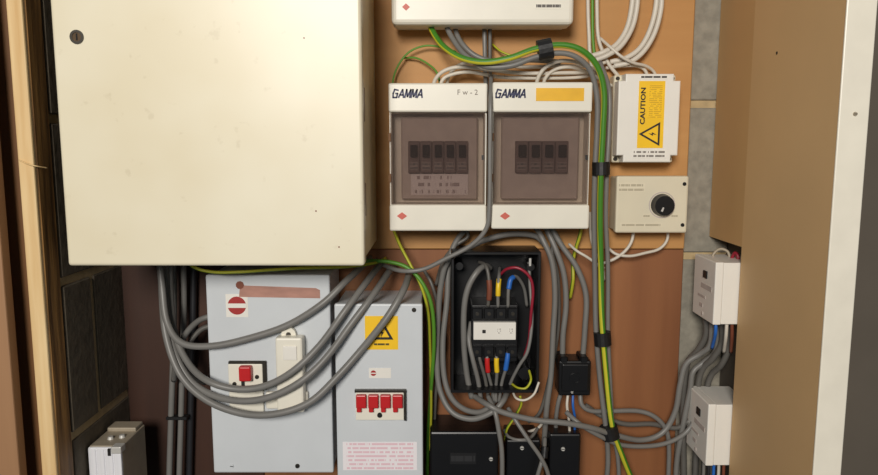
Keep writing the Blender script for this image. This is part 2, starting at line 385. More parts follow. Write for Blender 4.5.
def unit(px0, px1, pyt, pyb, n, first, label, bw, bx):
    Y = -.09
    x0, x1, z0, z1 = R(px0, pyt, px1, pyb, Y)
    t = thing('breaker_unit', label, 'breaker unit', ((x0+x1)/2, 0, z0), 'breaker units side by side')
    wt = P((px0+px1)/2, 112, Y).z; wbt = P((px0+px1)/2, 205, Y).z
    obj('base', B(x0+.002, x1-.002, -.05, -.0003, z0+.002, z1-.002, bev=.002), M_white, t)
    fr = obj('rim', frame(x0+.0005, x1-.0005, -.081, -.05, wbt-.002, wt+.002, .003), M_white, t)
    obj('top_cover', B(x0, x1, Y, -.05, wt, z1, bev=.0025), M_white, t)
    obj('bottom_cover', B(x0, x1, Y, -.05, z0, wbt, bev=.0025), M_white, t)
    ip = obj('inner_plate', B(x0+.016, x1-.012, -.062, -.05, wbt+.006, wt-.006, bev=.002, seg=1), M_pinner, t)
    # breakers in a row
    a0, a1, c0, c1 = R(bx[0], 141, bx[1], 173, -.066)
    wd = (a1-a0)/n
    br = obj('breaker', B(a0+.0004, a0+wd-.0004, -.07, -.061, c0, c1, bev=.001, seg=1), M_brk, t)
    hh = c1-c0
    obj('toggle', B(a0+wd*.22, a0+wd*.80, -.0775, -.07, c0+hh*.50, c0+hh*.88, bev=.001, seg=1), M_tgl, br)
    obj('rating_print', B(a0+wd*.15, a0+wd*.85, -.0706, -.07, c0+hh*.10, c0+hh*.34), RATING, br)
    for k in range(1, n): dup(br, wd*k, 0, t)
    # smoked flap
    cv = obj('smoked_cover', B(x0+.002, x1-.003, -.0875, -.085, wbt+.001, wt-.001, bev=.0008, seg=1), M_smoke, t, label='smoked translucent flap')
    obj('finger_catch', B(x1-.0075, x1-.0045, -.0885, -.0875, P(0, 160, Y).z, P(0, 155, Y).z), M_ink, cv)
    q = P((px0+px1)/2, 157, Y)
    for py in (137, 178): obj('flap_hinge', B(x0-.001, x0+.0025, -.087, -.08, P(0, py+4, Y).z, P(0, py-4, Y).z), M_oak, cv)
    # lettering and mark
    xa, xb, za, zb = R(px0+4, 89.5, px0+35, 97.5, Y)
    logo(xa-.001, za, xb-xa, zb-za, Y-.0005, t)
    q = P(px0+13, 216, Y)
    rd = obj('red_mark', prism(bmesh.new(), [(q.x-.0075, q.z), (q.x, q.z-.0055), (q.x+.0075, q.z), (q.x, q.z+.0055)], Y-.0005, Y+.0005), M_redink, t)
    return t, Y
RATING = print_mat('rating_print', (120, 104, 98), (50, 42, 40), 2, 6, .45)
u1, Y = unit(389, 487, 83, 231, 5, 'left', 'white circuit breaker unit with five switches beside the cream cabinet', 5, (408, 468))
x, X, z, Z = R(455, 88, 480, 97, Y); text('pen_note', 'F w - 2', (x+X)/2, (z+Z)/2, Y-.0002, .0105, M_faint, u1)
x, X, z, Z = R(411, 174, 468, 195, -.0638)
obj('rating_label', B(x, X, -.0642, -.062, z, Z), print_mat('unit_label', (212, 202, 200), (150, 134, 132), 3, 18, .52), u1)
u2, Y = unit(492, 591, 82, 229, 4, 'right', 'white circuit breaker unit with four switches and yellow strip on top', 4, (515, 568))
x, X, z, Z = R(536, 88, 584, 101, Y); obj('yellow_strip', B(x, X, Y-.0007, Y+.0003, z, Z), M_tapeyel, u2, label='blank yellow tape strip')
# ================================================================== WARNING BOX (chamfered corners)
Y = -.055
x0, x1, z0, z1 = R(617, 73, 680, 163, Y)
wbx = thing('junction_box', 'white junction box with yellow caution label above the dial box', 'junction box', ((x0+x1)/2, 0, z0))
c = .010
def notch(x0, x1, z0, z1, c):
    return [(x0+c, z0), (x1-c, z0), (x1-c, z0+c), (x1, z0+c), (x1, z1-c), (x1-c, z1-c), (x1-c, z1), (x0+c, z1), (x0+c, z1-c), (x0, z1-c), (x0, z0+c), (x0+c, z0+c)]
obj('base', B(x0, x1, -.030, -.0003, z0, z1, bev=.003), M_ivory, wbx)
obj('lid', prism(bmesh.new(), notch(x0+.001, x1-.001, z0+.001, z1-.001, c), Y, -.03, bev=.002), M_box, wbx)
for sx, sz in ((x0+c*.55, z0+c*.55), (x1-c*.55, z0+c*.55), (x0+c*.55, z1-c*.55), (x1-c*.55, z1-c*.55)): screw(wbx, sx, sz, -.031, .0032, M_dscrew)
a0, a1, b0, b1 = R(638, 81, 664, 148, Y)
lb = obj('caution_label', B(a0, a1, Y-.0006, Y+.0003, b0, b1), M_yellow, wbx, label='yellow caution label with warning triangle')
w_ = a1-a0
tp = P(642, 106, Y); text('caution_word', 'CAUTION', a0+w_*.18, tp.z, Y-.0008, .0095, M_ink, lb, rot=math.pi/2, bold=.0003, wscale=1.25)
q0, q1, q2, q3 = R(638.5, 122, 661, 146, Y)
def tri_ring(pts, k):
    cxx = sum(p[0] for p in pts)/3; czz = sum(p[1] for p in pts)/3
    return [(cxx+(p[0]-cxx)*k, czz+(p[1]-czz)*k) for p in pts]
def triangle(parent, pts, y, k=.68):
    inn = tri_ring(pts, k); bm = bmesh.new()
    V = [[bm.verts.new((x, yy, z)) for x, z in s] for s, yy in ((pts, y+.0004), (pts, y), (inn, y), (inn, y+.0004))]
    for j in range(4):
        for i in range(3): bm.faces.new((V[j][i], V[j][(i+1) % 3], V[(j+1) % 4][(i+1) % 3], V[(j+1) % 4][i]))
    return obj('warning_triangle', bm, M_ink, parent)
zc_ = (q2+q3)/2
t3 = triangle(lb, [(q0, zc_), (q1-.002, q2), (q1-.002, q3)], Y-.001, .74)
def bolt(parent, cx, cz, s, y, rot=0):
    pts = [(.15, 1), (-.45, -.1), (-.05, -.05), (-.2, -1), (.45, .2), (.05, .15)]
    cr, sr = math.cos(rot), math.sin(rot)
    return obj('flash_symbol', prism(bmesh.new(), [(cx+s*(a*cr-b*sr), cz+s*(a*sr+b*cr)) for a, b in pts], y, y+.0004), M_ink, parent)
bolt(lb, q0+(q1-q0)*.62, zc_, .0062, Y-.001, math.pi/2)
pr = print_mat('label_print', (247, 198, 20), (205, 160, 20), 18, 4, .45)
obj('small_print', B(a0+w_*.38, a0+w_*.92, Y-.0009, Y, P(0, 118, Y).z, P(0, 85, Y).z), pr, lb)
x, X, z, Z = R(640, 75, 668, 79, Y); obj('lid_print', B(x, X, Y-.0005, Y+.0003, z, Z), print_mat('lid_print', (233, 229, 220), (70, 66, 60), 1, 14, .42), wbx)
x, X, z, Z = R(632, 150, 666, 158, Y); obj('lid_print', B(x, X, Y-.0005, Y+.0003, z, Z), print_mat('lid_print2', (233, 229, 220), (130, 124, 116), 2, 16, .45), wbx)
# ================================================================== DIAL BOX
Y = -.05
x0, x1, z0, z1 = R(616, 176, 688, 233, Y)
db = thing('dial_box', 'ivory control box with round black dial under the caution box', 'control box', ((x0+x1)/2, 0, z0))
obj('base', B(x0+.002, x1-.002, -.035, -.0003, z0+.002, z1-.002, bev=.002), M_ivory, db)
obj('faceplate', B(x0, x1, Y, -.035, z0, z1, bev=.003), M_ivory, db)
q = P(662, 205, Y); kr = 11.3/700*1.05
kn = obj('knob', D(q.x, q.z, kr, Y-.014, Y, n=28, r2=kr*.86), M_black, db, label='black round dial')
obj('pointer_line', prism(bmesh.new(), [(q.x-.0045-.0015, q.z-.008), (q.x-.0045+.0015, q.z-.009), (q.x-.001, q.z-.003), (q.x-.003, q.z-.002)], Y-.0146, Y-.0138), M_screw, kn)
obj('dial_ring', ringdisc(q.x, q.z, kr*1.18, kr*1.08, Y-.0004, Y), M_pinner, db)
for px, py in ((684.5, 184), (682.5, 225)):
    q = P(px, py, Y); screw(db, q.x, q.z, Y, .0032, M_dark)
for (a, b, c_, d) in ((618, 183, 645, 192), (620, 223, 662, 227), (643, 214, 650, 218), (671, 214, 678, 218)):
    x, X, z, Z = R(a, b, c_, d, Y); obj('printed_line', B(x, X, Y-.0004, Y+.0003, z, Z), print_mat('dial_print', (220, 211, 186), (178, 168, 144), 2 if d-b > 6 else 1, 18, .42), db)
# ================================================================== GREY ISOLATOR BOX
Y = -.10
x0 = (P(207, 277, Y).x+P(212, 473, Y).x)/2; x1 = (P(330, 275, Y).x+P(333, 473, Y).x)/2; z1 = P(270, 275, Y).z; z0 = P(270, 473, Y).z
g1 = thing('isolator_box', 'pale grey metal isolator box with brown tape and single red switch', 'isolator box', ((x0+x1)/2, 0, z0))
obj('body', B(x0+.002, x1-.002, Y+.012, YL-.0003, z0+.002, z1-.002, bev=.002), M_greybox, g1)
obj('front_cover', B(x0, x1, Y, Y+.012, z0, z1, bev=.0025), M_greybox, g1)
a, b, c_, d = R(226, 294, 248, 317, Y); st = obj('sticker', B(a, b, Y-.0005, Y+.0003, c_, d), M_box, g1)
mx, mz, mr = (a+b)/2, (c_+d)/2, (b-a)*.42
obj('red_disc', D(mx, mz, mr, Y-.0009, Y-.0004, n=24), M_crimson, st)
obj('white_bar', B(mx-mr*1.05, mx+mr*1.05, Y-.0013, Y-.0008, mz-mr*.24, mz+mr*.24), M_box, st)
x, X, z, Z = R(239, 286, 320, 297.5, Y)
obj('brown_tape', prism(bmesh.new(), [(x, z+.001), (X, z-.001), (X, Z-.006), (X-.006, Z-.003), (x+.002, Z+.001)], Y-.0007, Y+.0003), M_brown, g1, label='strip of brown tape')
q = P(240, 285, Y); obj('tape_tab', D(q.x, q.z, .006, Y-.0012, Y, n=9), M_bsl, g1)
# switch plate with red toggle
a, b, c_, d = R(230, 363, 264, 413, Y); sm = P(0, 389, Y).z
pl = obj('switch_plate', B(a, b, Y-.006, Y+.0003, c_, d, bev=.0012), M_white, g1)
obj('switch_shadow_rim', B(a, b+.0055, Y-.0045, Y, P(0, 389, Y).z, d+.004, bev=.001, seg=1), M_dscrew, pl)  # dark rim at top and right: the frame's shadow put into its colour
e, f, g, h = R(240, 365.5, 252, 380, Y-.01); obj('red_toggle', B(e, f, Y-.018, Y-.006, g, h, bev=.002), M_red, pl)
e, f, g, h = R(241, 380, 244.5, 388, Y-.008); obj('toggle_slot', B(e, f, Y-.0068, Y-.005, g, h), M_ink, pl)
for px, py in ((257, 377), (234.5, 384)):
    q = P(px, py, Y-.006); screw(pl, q.x, q.z, Y-.006, .0036, M_dscrew)
q = P(297.5, 466, Y); screw(g1, q.x, q.z, Y, .004, M_dscrew)
q = P(232, 466, Y); screw(g1, q.x, q.z, Y, .0035, M_greybox)
# small white relay case on the isolator box
YR = -.124
a, b, c_, d = R(276, 338, 303, 413, YR)
rl = thing('relay_case', 'white plastic case with hanging tab fixed to the front of the grey isolator box', 'relay', ((a+b)/2, Y, c_))
obj('case', B(a, b, YR, Y-.0025, c_, d, bev=.003), M_white, rl)
obj('wide_foot', B(a-.020, b+.003, Y-.009, Y-.0008, c_, P(0, 396, YR).z, bev=.002), M_white, rl)
e, f, g, h = R(283, 346, 297, 360, YR); bt2 = obj('raised_square', B(e, f, YR-.002, YR+.001, g, h, bev=.001), M_box, rl)
q = P(289, 334, Y-.006); obj('hanging_tab', ringdisc(q.x, q.z, .0105, .0038, Y-.010, Y-.0026), M_white, rl)
obj('tab_peg', D(q.x, q.z, .0037, Y-.008, Y-.0026, n=14), M_dscrew, rl)
# ================================================================== GREY FUSE BOX
Y = -.10
x0 = (P(335, 305, Y).x+P(336.5, 475, Y).x)/2; x1 = (P(421.5, 305, Y).x+P(424, 475, Y).x)/2; z1 = P(378, 304, Y).z; z0 = P(378, 512, Y).z
g2 = thing('fuse_box', 'pale grey metal fuse box with four red switches and yellow warning sticker', 'fuse box', ((x0+x1)/2, 0, z0))
obj('body', B(x0+.002, x1-.002, Y+.012, YL-.0003, z0+.002, z1-.002, bev=.002), M_greybox, g2)
obj('front_cover', B(x0, x1, Y, Y+.012, z0, z1, bev=.0025), M_greybox, g2)
a, b, c_, d = R(365, 316, 398, 349.5, Y); st = obj('warning_sticker', B(a, b, Y-.0005, Y+.0003, c_, d), M_yellow, g2)
cx_, wv, hv = (a+b)/2, b-a, d-c_
triangle(st, [(cx_-wv*.36, c_+hv*.30), (cx_+wv*.36, c_+hv*.30), (cx_, c_+hv*.92)], Y-.0009, .66)
bolt(st, cx_+.0005, c_+hv*.50, .0072, Y-.0009)
obj('sticker_print', B(a+wv*.25, b-wv*.25, Y-.0008, Y, c_+hv*.10, c_+hv*.22), print_mat('sticker_print', (247, 198, 20), (90, 76, 20), 1, 9, .42), st)
q = P(414, 310, Y); screw(g2, q.x, q.z, Y, .0038, M_dscrew)
a, b, c_, d = R(369, 368, 391, 378, Y); st = obj('small_sticker', B(a, b, Y-.0005, Y+.0003, c_, d), M_box, g2)
obj('round_emblem', D(a+.0065, (c_+d)/2, .0042, Y-.0009, Y-.0003, n=16), M_crimson, st)
obj('emblem_bar', B(a+.0025, a+.0105, Y-.0012, Y-.0008, (c_+d)/2-.0008, (c_+d)/2+.0008), M_box, st)
a, b, c_, d = R(356, 391, 404, 419, Y); pl = obj('switch_plate', B(a, b, Y-.005, Y+.0003, c_, d, bev=.001), M_white, g2)
obj('plate_shroud', prism(bmesh.new(), [(a-.001, d+.0035), (b+.0035, d+.0035), (b+.0035, c_), (b+.0005, c_), (b+.0005, d), (a-.001, d)], Y-.007, Y), M_dscrew, pl)
sw = (b-a)/4; zt, zb = P(0, 392.5, Y).z, P(0, 410, Y).z
s0 = obj('red_switch', B(a+sw*.08, a+sw*.92, Y-.013, Y-.005, zb+.007, zt, bev=.0015), M_red, pl)
for k in range(1, 4):
    dup(s0, sw*k, 0, pl)
l0 = obj('switch_leg', B(a+sw*.12, a+sw*.5, Y-.011, Y-.005, zb, zb+.008, bev=.001, seg=1), M_red, pl)
for k in range(1, 4): dup(l0, sw*k, 0, pl)
q = P(380, 413.5, Y); obj('black_screw', D(q.x, q.z, .0036, Y-.008, Y-.005, n=14), M_dark, pl)
x, X, z, Z = R(343, 442, 417, 470, Y); obj('paper_label', B(x, X, Y-.0005, Y+.0003, z, Z), print_mat('pink_print', (236, 230, 232), (228, 192, 200), 7, 24, .44, .05), g2, label='white paper label with pink print')
# ================================================================== CONTACTOR ENCLOSURE (open black box)
Y = -.075
x0, x1, z0, z1 = R(451, 252, 540, 393, Y)
ce = thing('contactor_box', 'open black plastic enclosure crowded with wires below the breaker units', 'enclosure', ((x0+x1)/2, 0, z0))
obj('back_plate', B(x0+.002, x1-.002, -.004, YL-.0003, z0+.002, z1-.002), M_black, ce)
obj('side_rim', frame(x0, x1, Y, -.0045, z0, z1, .0045, bev=.0008), M_black, ce)
for px, py in ((529, 265), (459, 264)):
    q = P(px, py, -.03); obj('screw_boss', D(q.x, q.z, .006, -.05, -.004, n=14), M_black, ce)
q = P(530, 262, -.05); obj('brass_insert', B(q.x-.0016, q.x+.0016, -.0515, -.0500, q.z-.006, q.z+.006), M_screw, ce)
ct = thing('contactor', 'black contactor with white label strip inside the open black enclosure', 'contactor', (P(495, 340, -.05).x, -.01, P(495, 362, -.05).z))
a, b, c_, d = R(471, 305, 518, 362, -.058)
obj('body', B(a, b, -.058, -.0045, c_, d, bev=.002), M_black, ct)
e, f, g, h = R(473.5, 322.5, 516, 340, -.066)
lb = obj('label_strip', B(e, f, -.066, -.057, g, h, bev=.001), M_box, ct, label='white label strip')
q = P(484, 331.5, -.066); obj('test_button', B(q.x-.0026, q.x+.0026, -.0672, -.0655, q.z-.0026, q.z+.0026, bev=.0006, seg=1), M_ink, lb)
for px in (499, 511):
    q = P(px, 331, -.066); obj('strip_print', B(q.x-.003, q.x+.003, -.0664, -.0655, q.z-.0045, q.z+.0045), print_mat('strip_print%d' % px, (233, 229, 220), (140, 136, 130), 3, 3, .5), lb)
tw = (b-a)/4
for row, py in ((0, 313), (1, 351)):
    for k in range(4):
        q = P(0, py, -.06)
        te = obj('terminal', B(a+tw*k+.0012, a+tw*(k+1)-.0012, -.0655, -.0575, q.z-.0085, q.z+.0085, bev=.0012, seg=1), M_black, ct)
        obj('terminal_screw', D(a+tw*(k+.5), q.z, .0028, -.0668, -.0652, n=10), M_dscrew, te)
# wires of the contactor
def wire(label, pts, r, m, name='wire', sleeve=None, smat=None):
    o = cable(label, pts, r, m, name, 'wire')
    if sleeve:
        path = smoothpath([P(*p) for p in sleeve]); obj('sleeve', tube(path, r/1000*1.5), smat, o, smooth=True)
    return o
wire('brown sleeved grey wire at the top left terminal of the contactor', [(479, 262, -.03), (486, 266, -.055), (489, 280, -.062), (489, 295, -.062), (488, 306, -.058)], 2.8, M_cable2, sleeve=[(489, 280, -.062), (489.5, 288, -.0625), (489, 300, -.061)], smat=M_bsl)
wire('grey wire with yellow sleeve at the top of the contactor', [(500, 268, -.02), (499, 276, -.055), (498, 290, -.062), (498, 307, -.058)], 2.6, M_cable, sleeve=[(499, 279, -.0575), (498.3, 287, -.0615), (498, 296, -.062)], smat=M_ysl)
wire('grey wire with blue sleeve at the top of the contactor', [(527, 306, -.02), (524, 288, -.035), (517, 277, -.05), (511, 279, -.060), (508.5, 290, -.063), (508, 307, -.058)], 2.6, M_cable, sleeve=[(513.5, 277, -.0565), (510.5, 280, -.061), (508.7, 289, -.063)], smat=M_blue)
wire('maroon wire arching over the right side of the contactor', [(500, 275, -.045), (507, 269, -.058), (518, 268, -.064), (529, 276, -.066), (533, 290, -.066), (531, 315, -.064), (529, 340, -.058), (524, 358, -.045)], 2.3, M_maroon)
wire('grey wire with red sleeve below the contactor', [(488, 350, -.06), (487, 360, -.064), (488, 372, -.062), (492, 388, -.05), (495, 402, -.05)], 2.6, M_cable, sleeve=[(487.2, 358, -.064), (487.3, 364, -.064), (488, 372, -.062)], smat=M_rsl)
wire('grey wire with yellow sleeve below the contactor', [(497, 350, -.06), (496.5, 360, -.064), (497, 372, -.062), (496, 388, -.05), (496, 402, -.05)], 2.6, M_cable, sleeve=[(496.6, 358, -.064), (496.5, 364, -.064), (497, 372, -.062)], smat=M_ysl)
wire('grey wire with blue sleeve below the contactor', [(509, 348, -.06), (507.5, 357, -.064), (506, 368, -.063), (502, 382, -.055), (499, 402, -.05)], 2.6, M_cable, sleeve=[(508, 353, -.0625), (507, 361, -.064), (505.5, 370, -.0625)], smat=M_blue)
wire('thick grey cable curling up the left inside of the black enclosure', [(472, 398, -.05), (467, 375, -.05), (464, 345, -.055), (464, 310, -.06), (468, 288, -.062), (477, 272, -.06), (485, 266, -.045), (490, 268, -.03)], 4.6, M_cable)
wire('grey wire down the left side of the contactor', [(471, 322, -.045), (469, 340, -.06), (473, 360, -.065), (478, 380, -.06), (481, 400, -.055)], 3.6, M_cable)
wire('thin grey wire close beside the left bottom terminals of the contactor', [(478, 346, -.056), (480, 360, -.062), (485, 378, -.058), (489, 401, -.052)], 2.8, M_cable2)
wire('pale wire running down the right inside of the black enclosure', [(529, 262, -.045), (530, 285, -.05), (532, 320, -.06), (528, 350, -.066), (519, 366, -.062), (511, 382, -.05), (508, 396, -.04)], 2.6, M_cable)
wire('yellow green wire arc at the bottom right of the black enclosure', [(512, 384, -.05), (518, 388, -.066), (526, 388, -.07), (531, 380, -.068), (529, 370, -.05)], 1.9, M_gy2, name='earth_wire')
wire('white wire arc just below the black enclosure', [(512, 389, -.06), (516, 398, -.082), (525, 400, -.086), (534, 394, -.084), (539, 382, -.081)], 1.8, M_wcable)
wire('yellow green earth wire dropping from the black enclosure to the black boxes', [(520, 396, -.06), (521, 405, -.055), (514, 418, -.048), (507, 429, -.045), (505, 440, -.03)], 2.1, M_gy2, name='earth_wire')
gl = obj('cable_gland', D(P(524, 371, -.04).x, P(524, 371, -.04).z, .010, -.052, -.0045, n=18), M_black, ce)
# ================================================================== BLACK BOXES AT THE BOTTOM
def blackbox(a0, b0, a1, b1, Y, label, scr, name='terminal_box'):
    x0, x1, z0, z1 = R(a0, b0, a1, b1, Y)
    t = thing(name, label, 'terminal box', ((x0+x1)/2, 0, z0), 'black terminal boxes')
    obj('base', B(x0+.0015, x1-.0015, Y+.03, YL-.0003, z0, z1-.002, bev=.002), M_black, t)
    obj('lid', B(x0, x1, Y, Y+.0295, z0-.001, z1, bev=.003), M_black, t)
    q = P(scr[0], scr[1], Y); screw(t, q.x, q.z, Y, .0036)
    return t
bb = blackbox(430, 432, 498, 520, -.07, 'wide black terminal box with faint lettering at the bottom', (491, 459))
x, X, z, Z = R(450, 453, 476, 464, -.07); obj('embossed_print', B(x, X, -.0704, -.069, z, Z), print_mat('emboss', (15, 15, 17), (40, 40, 42), 1, 12, .42), bb)
blackbox(506, 440, 540, 520, -.06, 'narrow black terminal box between the white cable and diagonal cable', (522, 448))
blackbox(549, 434, 580, 520, -.06, 'narrow black terminal box below the black cable connector', (563, 449))
# black connector block
Y = -.06
x0, x1, z0, z1 = R(559, 361, 591, 396, Y)
cn = thing('cable_connector', 'square black cable connector joining grey cables right of the enclosure', 'connector', ((x0+x1)/2, 0, z0))
obj('body', B(x0, x1, Y, -.02, z0, z1, bev=.003), M_black, cn)
obj('lid', B(x0+.004, x1-.004, Y-.004, Y+.001, z0+.008, z1-.004, bev=.002), M_black, cn)
q = P(575, 378, Y); obj('lid_boss', ringdisc(q.x, q.z, .0095, .006, Y-.0055, Y-.003), M_black, cn)
for px in (563, 583): 
    a, b, c_, d = R(px-4, 355, px+4, 362, Y+.01); obj('cable_clamp', B(a, b, Y, -.025, c_, d, bev=.002, seg=1), M_black, cn)
q = P(572, 392, Y); screw(cn, q.x, q.z, Y, .0024)
# ================================================================== WHITE BOXES BY THE PANEL
def sidebox(pyt, pyb, label):
    yn, yf = CAMY+1.004, CAMY+1.088; xl = .4025
    z1, z0 = P(715, pyt, yn).z, P(715, pyb, yn).z
    t = thing('cable_box', label, 'cable box', ((xl+RX)/2, (yn+yf)/2, z0), 'white cable boxes behind the panel')
    obj('lid', B(xl, xl+.012, yn, yf, z0, z1, bev=.0015), M_box, t)
    obj('base', B(xl+.0122, RX-.0005, yn+.0007, yf-.0007, z0+.0007, z1-.0007, bev=.001), M_box, t)
    hh = z1-z0; dp = yf-yn
    obj('black_button', B(xl-.0018, xl+.001, yn+dp*.35, yn+dp*.52, z0+hh*.68, z0+hh*.80, bev=.0006, seg=1), M_ink, t)
    def pr(y0, y1, za, zb, m): 
        obj('printed_line', B(xl-.0005, xl+.0005, yn+dp*y0, yn+dp*y1, z0+hh*za, z0+hh*zb), m, t)
    pr(.12, .62, .50, .58, M_pinner); pr(.40, .75, .34, .38, M_pinner); pr(.5, .66, .18, .24, M_pinner)
    screw_z = z0+hh*.08
    bm = bmesh.new(); disc(bm, 0, 0, .003, -.001, .001, n=10)
    bmesh.ops.transform(bm, verts=bm.verts, matrix=Matrix.Translation((xl, yn+dp*.5, screw_z)) @ Matrix.Rotation(math.pi/2, 4, 'Z'))
    obj('lid_screw', bm, M_pinner, t)
    return z0, z1
zA = sidebox(262.5, 325, 'upper white cable box tucked behind the tan side panel'); zBx = sidebox(404.5, 466, 'lower white cable box tucked behind the tan side panel')
# ================================================================== METAL BOX LOWER LEFT
yn, yf = CAMY+.962, CAMY+1.045
x0, x1 = P(88, 450, yn).x, P(121, 450, yn).x; z1 = P(104, 447, yn).z; z0 = P(104, 520, yn).z
x0 = max(x0, LX+.001)
mb = thing('metal_box', 'silver ribbed metal box with top screws at the lower left corner', 'metal box', ((x0+x1)/2, yn, z0))
obj('body', B(x0, x1, yn+.004, yf, z0, z1, bev=.0015), M_alus, mb)
obj('front_plate', B(x0, x1, yn, yn+.0042, z0, z1-.001, bev=.001, seg=1), M_alu, mb)
rib = obj('front_rib', B(x0+.0005, x0+(x1-x0)*.235, yn-.0015, yn+.001, z0, z1-.003, bev=.0007, seg=1), M_alu, mb)
for k in range(1, 4): dup(rib, (x1-x0)*.255*k, 0, mb)
for fx, fy in ((.42, .028), (.72, .034)):
    bm = bmesh.new(); bmesh.ops.create_cone(bm, cap_ends=True, segments=14, radius1=.0045, radius2=.0035, depth=.004, matrix=Matrix.Translation((x0+(x1-x0)*fx, yn+fy, z1+.002)))
    obj('top_screw', bm, M_screw, mb)
obj('top_flange', B(x0+.002, x1-.002, yn+.055, yf-.001, z1-.001, z1+.006, bev=.002), M_alus, mb)
obj('corner_clip', B(x1-.013, x1+.0015, yn-.004, yn+.012, z1-.009, z1+.0015, bev=.0015), M_screw, mb)
obj('clip_slot', B(x1-.018, x1-.014, yn-.0035, yn+.002, z1-.012, z1-.002), M_ink, mb)
# ================================================================== CABLES
G = M_cable
# loops on the left, crossing the isolator box
f = -.113
cable('lowest thick grey cable looping across the front of the isolator and fuse boxes', [(161, 246, -.06), (162, 290, -.075), (166, 335, -.09), (180, 374, -.105), (205, 399, f-.004), (240, 413, f-.013), (275, 414, f-.021), (310, 402, f-.020), (338, 376, f-.010), (362, 349, f), (386, 319, f), (402, 293, -.10), (408, 278, -.06), (409, 270, -.012)], 5.2, G)
cable('second lowest grey cable looping across the isolator box', [(166, 246, -.05), (166, 292, -.065), (171, 340, -.085), (187, 376, -.10), (210, 394, f), (240, 401, f-.013), (270, 397, f-.020), (300, 382, f-.021), (326, 358, f-.011), (352, 323, f), (371, 298, -.10), (386, 276, -.06), (394, 264, -.012)], 5.0, G)
cable('third lowest grey cable looping across the isolator box over the red switch plate', [(171, 246, -.045), (170, 290, -.055), (175, 334, -.078), (189, 364, -.10), (208, 381, f-.012), (236, 389, f-.016), (265, 386, f-.019), (293, 371, f-.022), (320, 345, f-.013), (345, 311, f-.004), (362, 288, -.095), (375, 271, -.06), (384, 260, -.012)], 5.0, G)
cable('topmost grey cable crossing the isolator box below the brown tape', [(158, 246, -.07), (162, 285, -.08), (167, 322, -.095), (182, 343, -.108), (212, 346, f), (250, 338, f), (288, 325, f), (322, 304, f), (345, 282, -.10), (358, 270, -.07), (370, 258, -.012)], 5.0, G)
cable('short grey cable curling from the isolator box side into the loops', [(215, 315, -.03), (200, 320, -.04), (188, 331, -.06), (180, 345, -.075), (176, 362, -.07), (174, 380, -.04)], 4.6, G)
cable('grey cable curling below the short one at the isolator box side', [(216, 325, -.03), (202, 329, -.038), (191, 341, -.05), (186, 358, -.058), (190, 374, -.05), (205, 383, -.03)], 4.2, M_cable2)
cable('left one of the two grey cables running straight down by the isolator box', [(173, 240, -.02), (174, 300, -.02), (173, 360, -.02), (171, 420, -.02), (169, 500, -.02)], 4.8, G)
cable('right one of the two grey cables running straight down by the isolator box', [(183, 240, -.02), (184, 300, -.02), (182.5, 360, -.02), (181, 420, -.02), (179, 500, -.02)], 4.6, G)
cable('black cable running straight down beside the isolator box', [(194, 240, -.005), (193, 320, -.005), (191, 400, -.005), (189, 500, -.005)], 5.0, M_dcable)
# thin earths under the cabinet
cable('thin yellow green earth wire lying under the cream cabinet', [(182, 252, -.13), (192, 266, -.14), (212, 272, -.14), (240, 272, -.14), (270, 270, -.13), (305, 268, -.12), (345, 267, -.10), (375, 263, -.06), (386, 258, -.012)], 2.3, M_gy2, 'earth_cable')
cable('bright green earth cable curving down beside the fuse box', [(360, 262, -.05), (372, 261, -.055), (390, 262, -.06), (408, 268, -.065), (423, 284, -.07), (432, 308, -.07), (434, 345, -.06), (431, 390, -.04), (428, 440, -.02), (427, 500, -.015)], 3.0, M_green, 'earth_cable')
cable('yellow green earth cable from the left breaker unit down beside the fuse box', [(391, 222, -.02), (399, 243, -.04), (411, 266, -.055), (421, 286, -.06), (428, 312, -.055), (430, 350, -.045), (431, 400, -.04), (430, 450, -.035)], 2.4, M_gy2, 'earth_cable')
cable('grey cable running between the two breaker units and bending left', [(491, 76, -.05), (490.5, 100, -.094), (490, 150, -.097), (489.5, 205, -.097), (486, 229, -.095), (470, 246, -.09), (447, 258, -.085), (424, 269, -.08), (404, 271, -.075), (388, 267, -.05), (376, 260, -.012)], 3.3, G)
cable('grey cable arching from under the right breaker unit to the left of the enclosure', [(546, 246, -.02), (535, 236, -.03), (512, 234, -.035), (488, 239, -.04), (466, 249, -.05), (448, 261, -.055), (441, 285, -.05), (438, 320, -.045), (437, 360, -.045), (440, 390, -.05), (452, 412, -.06), (472, 419, -.07), (492, 412, -.075), (503, 401, -.07), (507, 392, -.05)], 4.5, G)
cable('inner grey cable hanging in a loop left of the black enclosure', [(470, 226, -.02), (457, 240, -.03), (449, 262, -.04), (447, 300, -.045), (443, 340, -.05), (444, 375, -.055), (451, 397, -.06), (464, 409, -.062), (480, 412, -.058), (492, 404, -.05), (494, 392, -.045)], 4.4, G)
cable('thin grey cable between the fuse box and the hanging loop', [(424, 270, -.02), (432, 285, -.03), (438, 310, -.03), (441, 345, -.03), (436, 390, -.02), (434, 430, -.01)], 2.8, M_cable2)
for i, (a, b, lab) in enumerate((( [(462, 224, -.03), (468, 236, -.03), (455, 246, -.03), (443, 262, -.025), (436, 285, -.012)], 3.0, 'short grey cable leaving the bottom of the left breaker unit'),)):
    cable(lab, a, b, M_cable2)
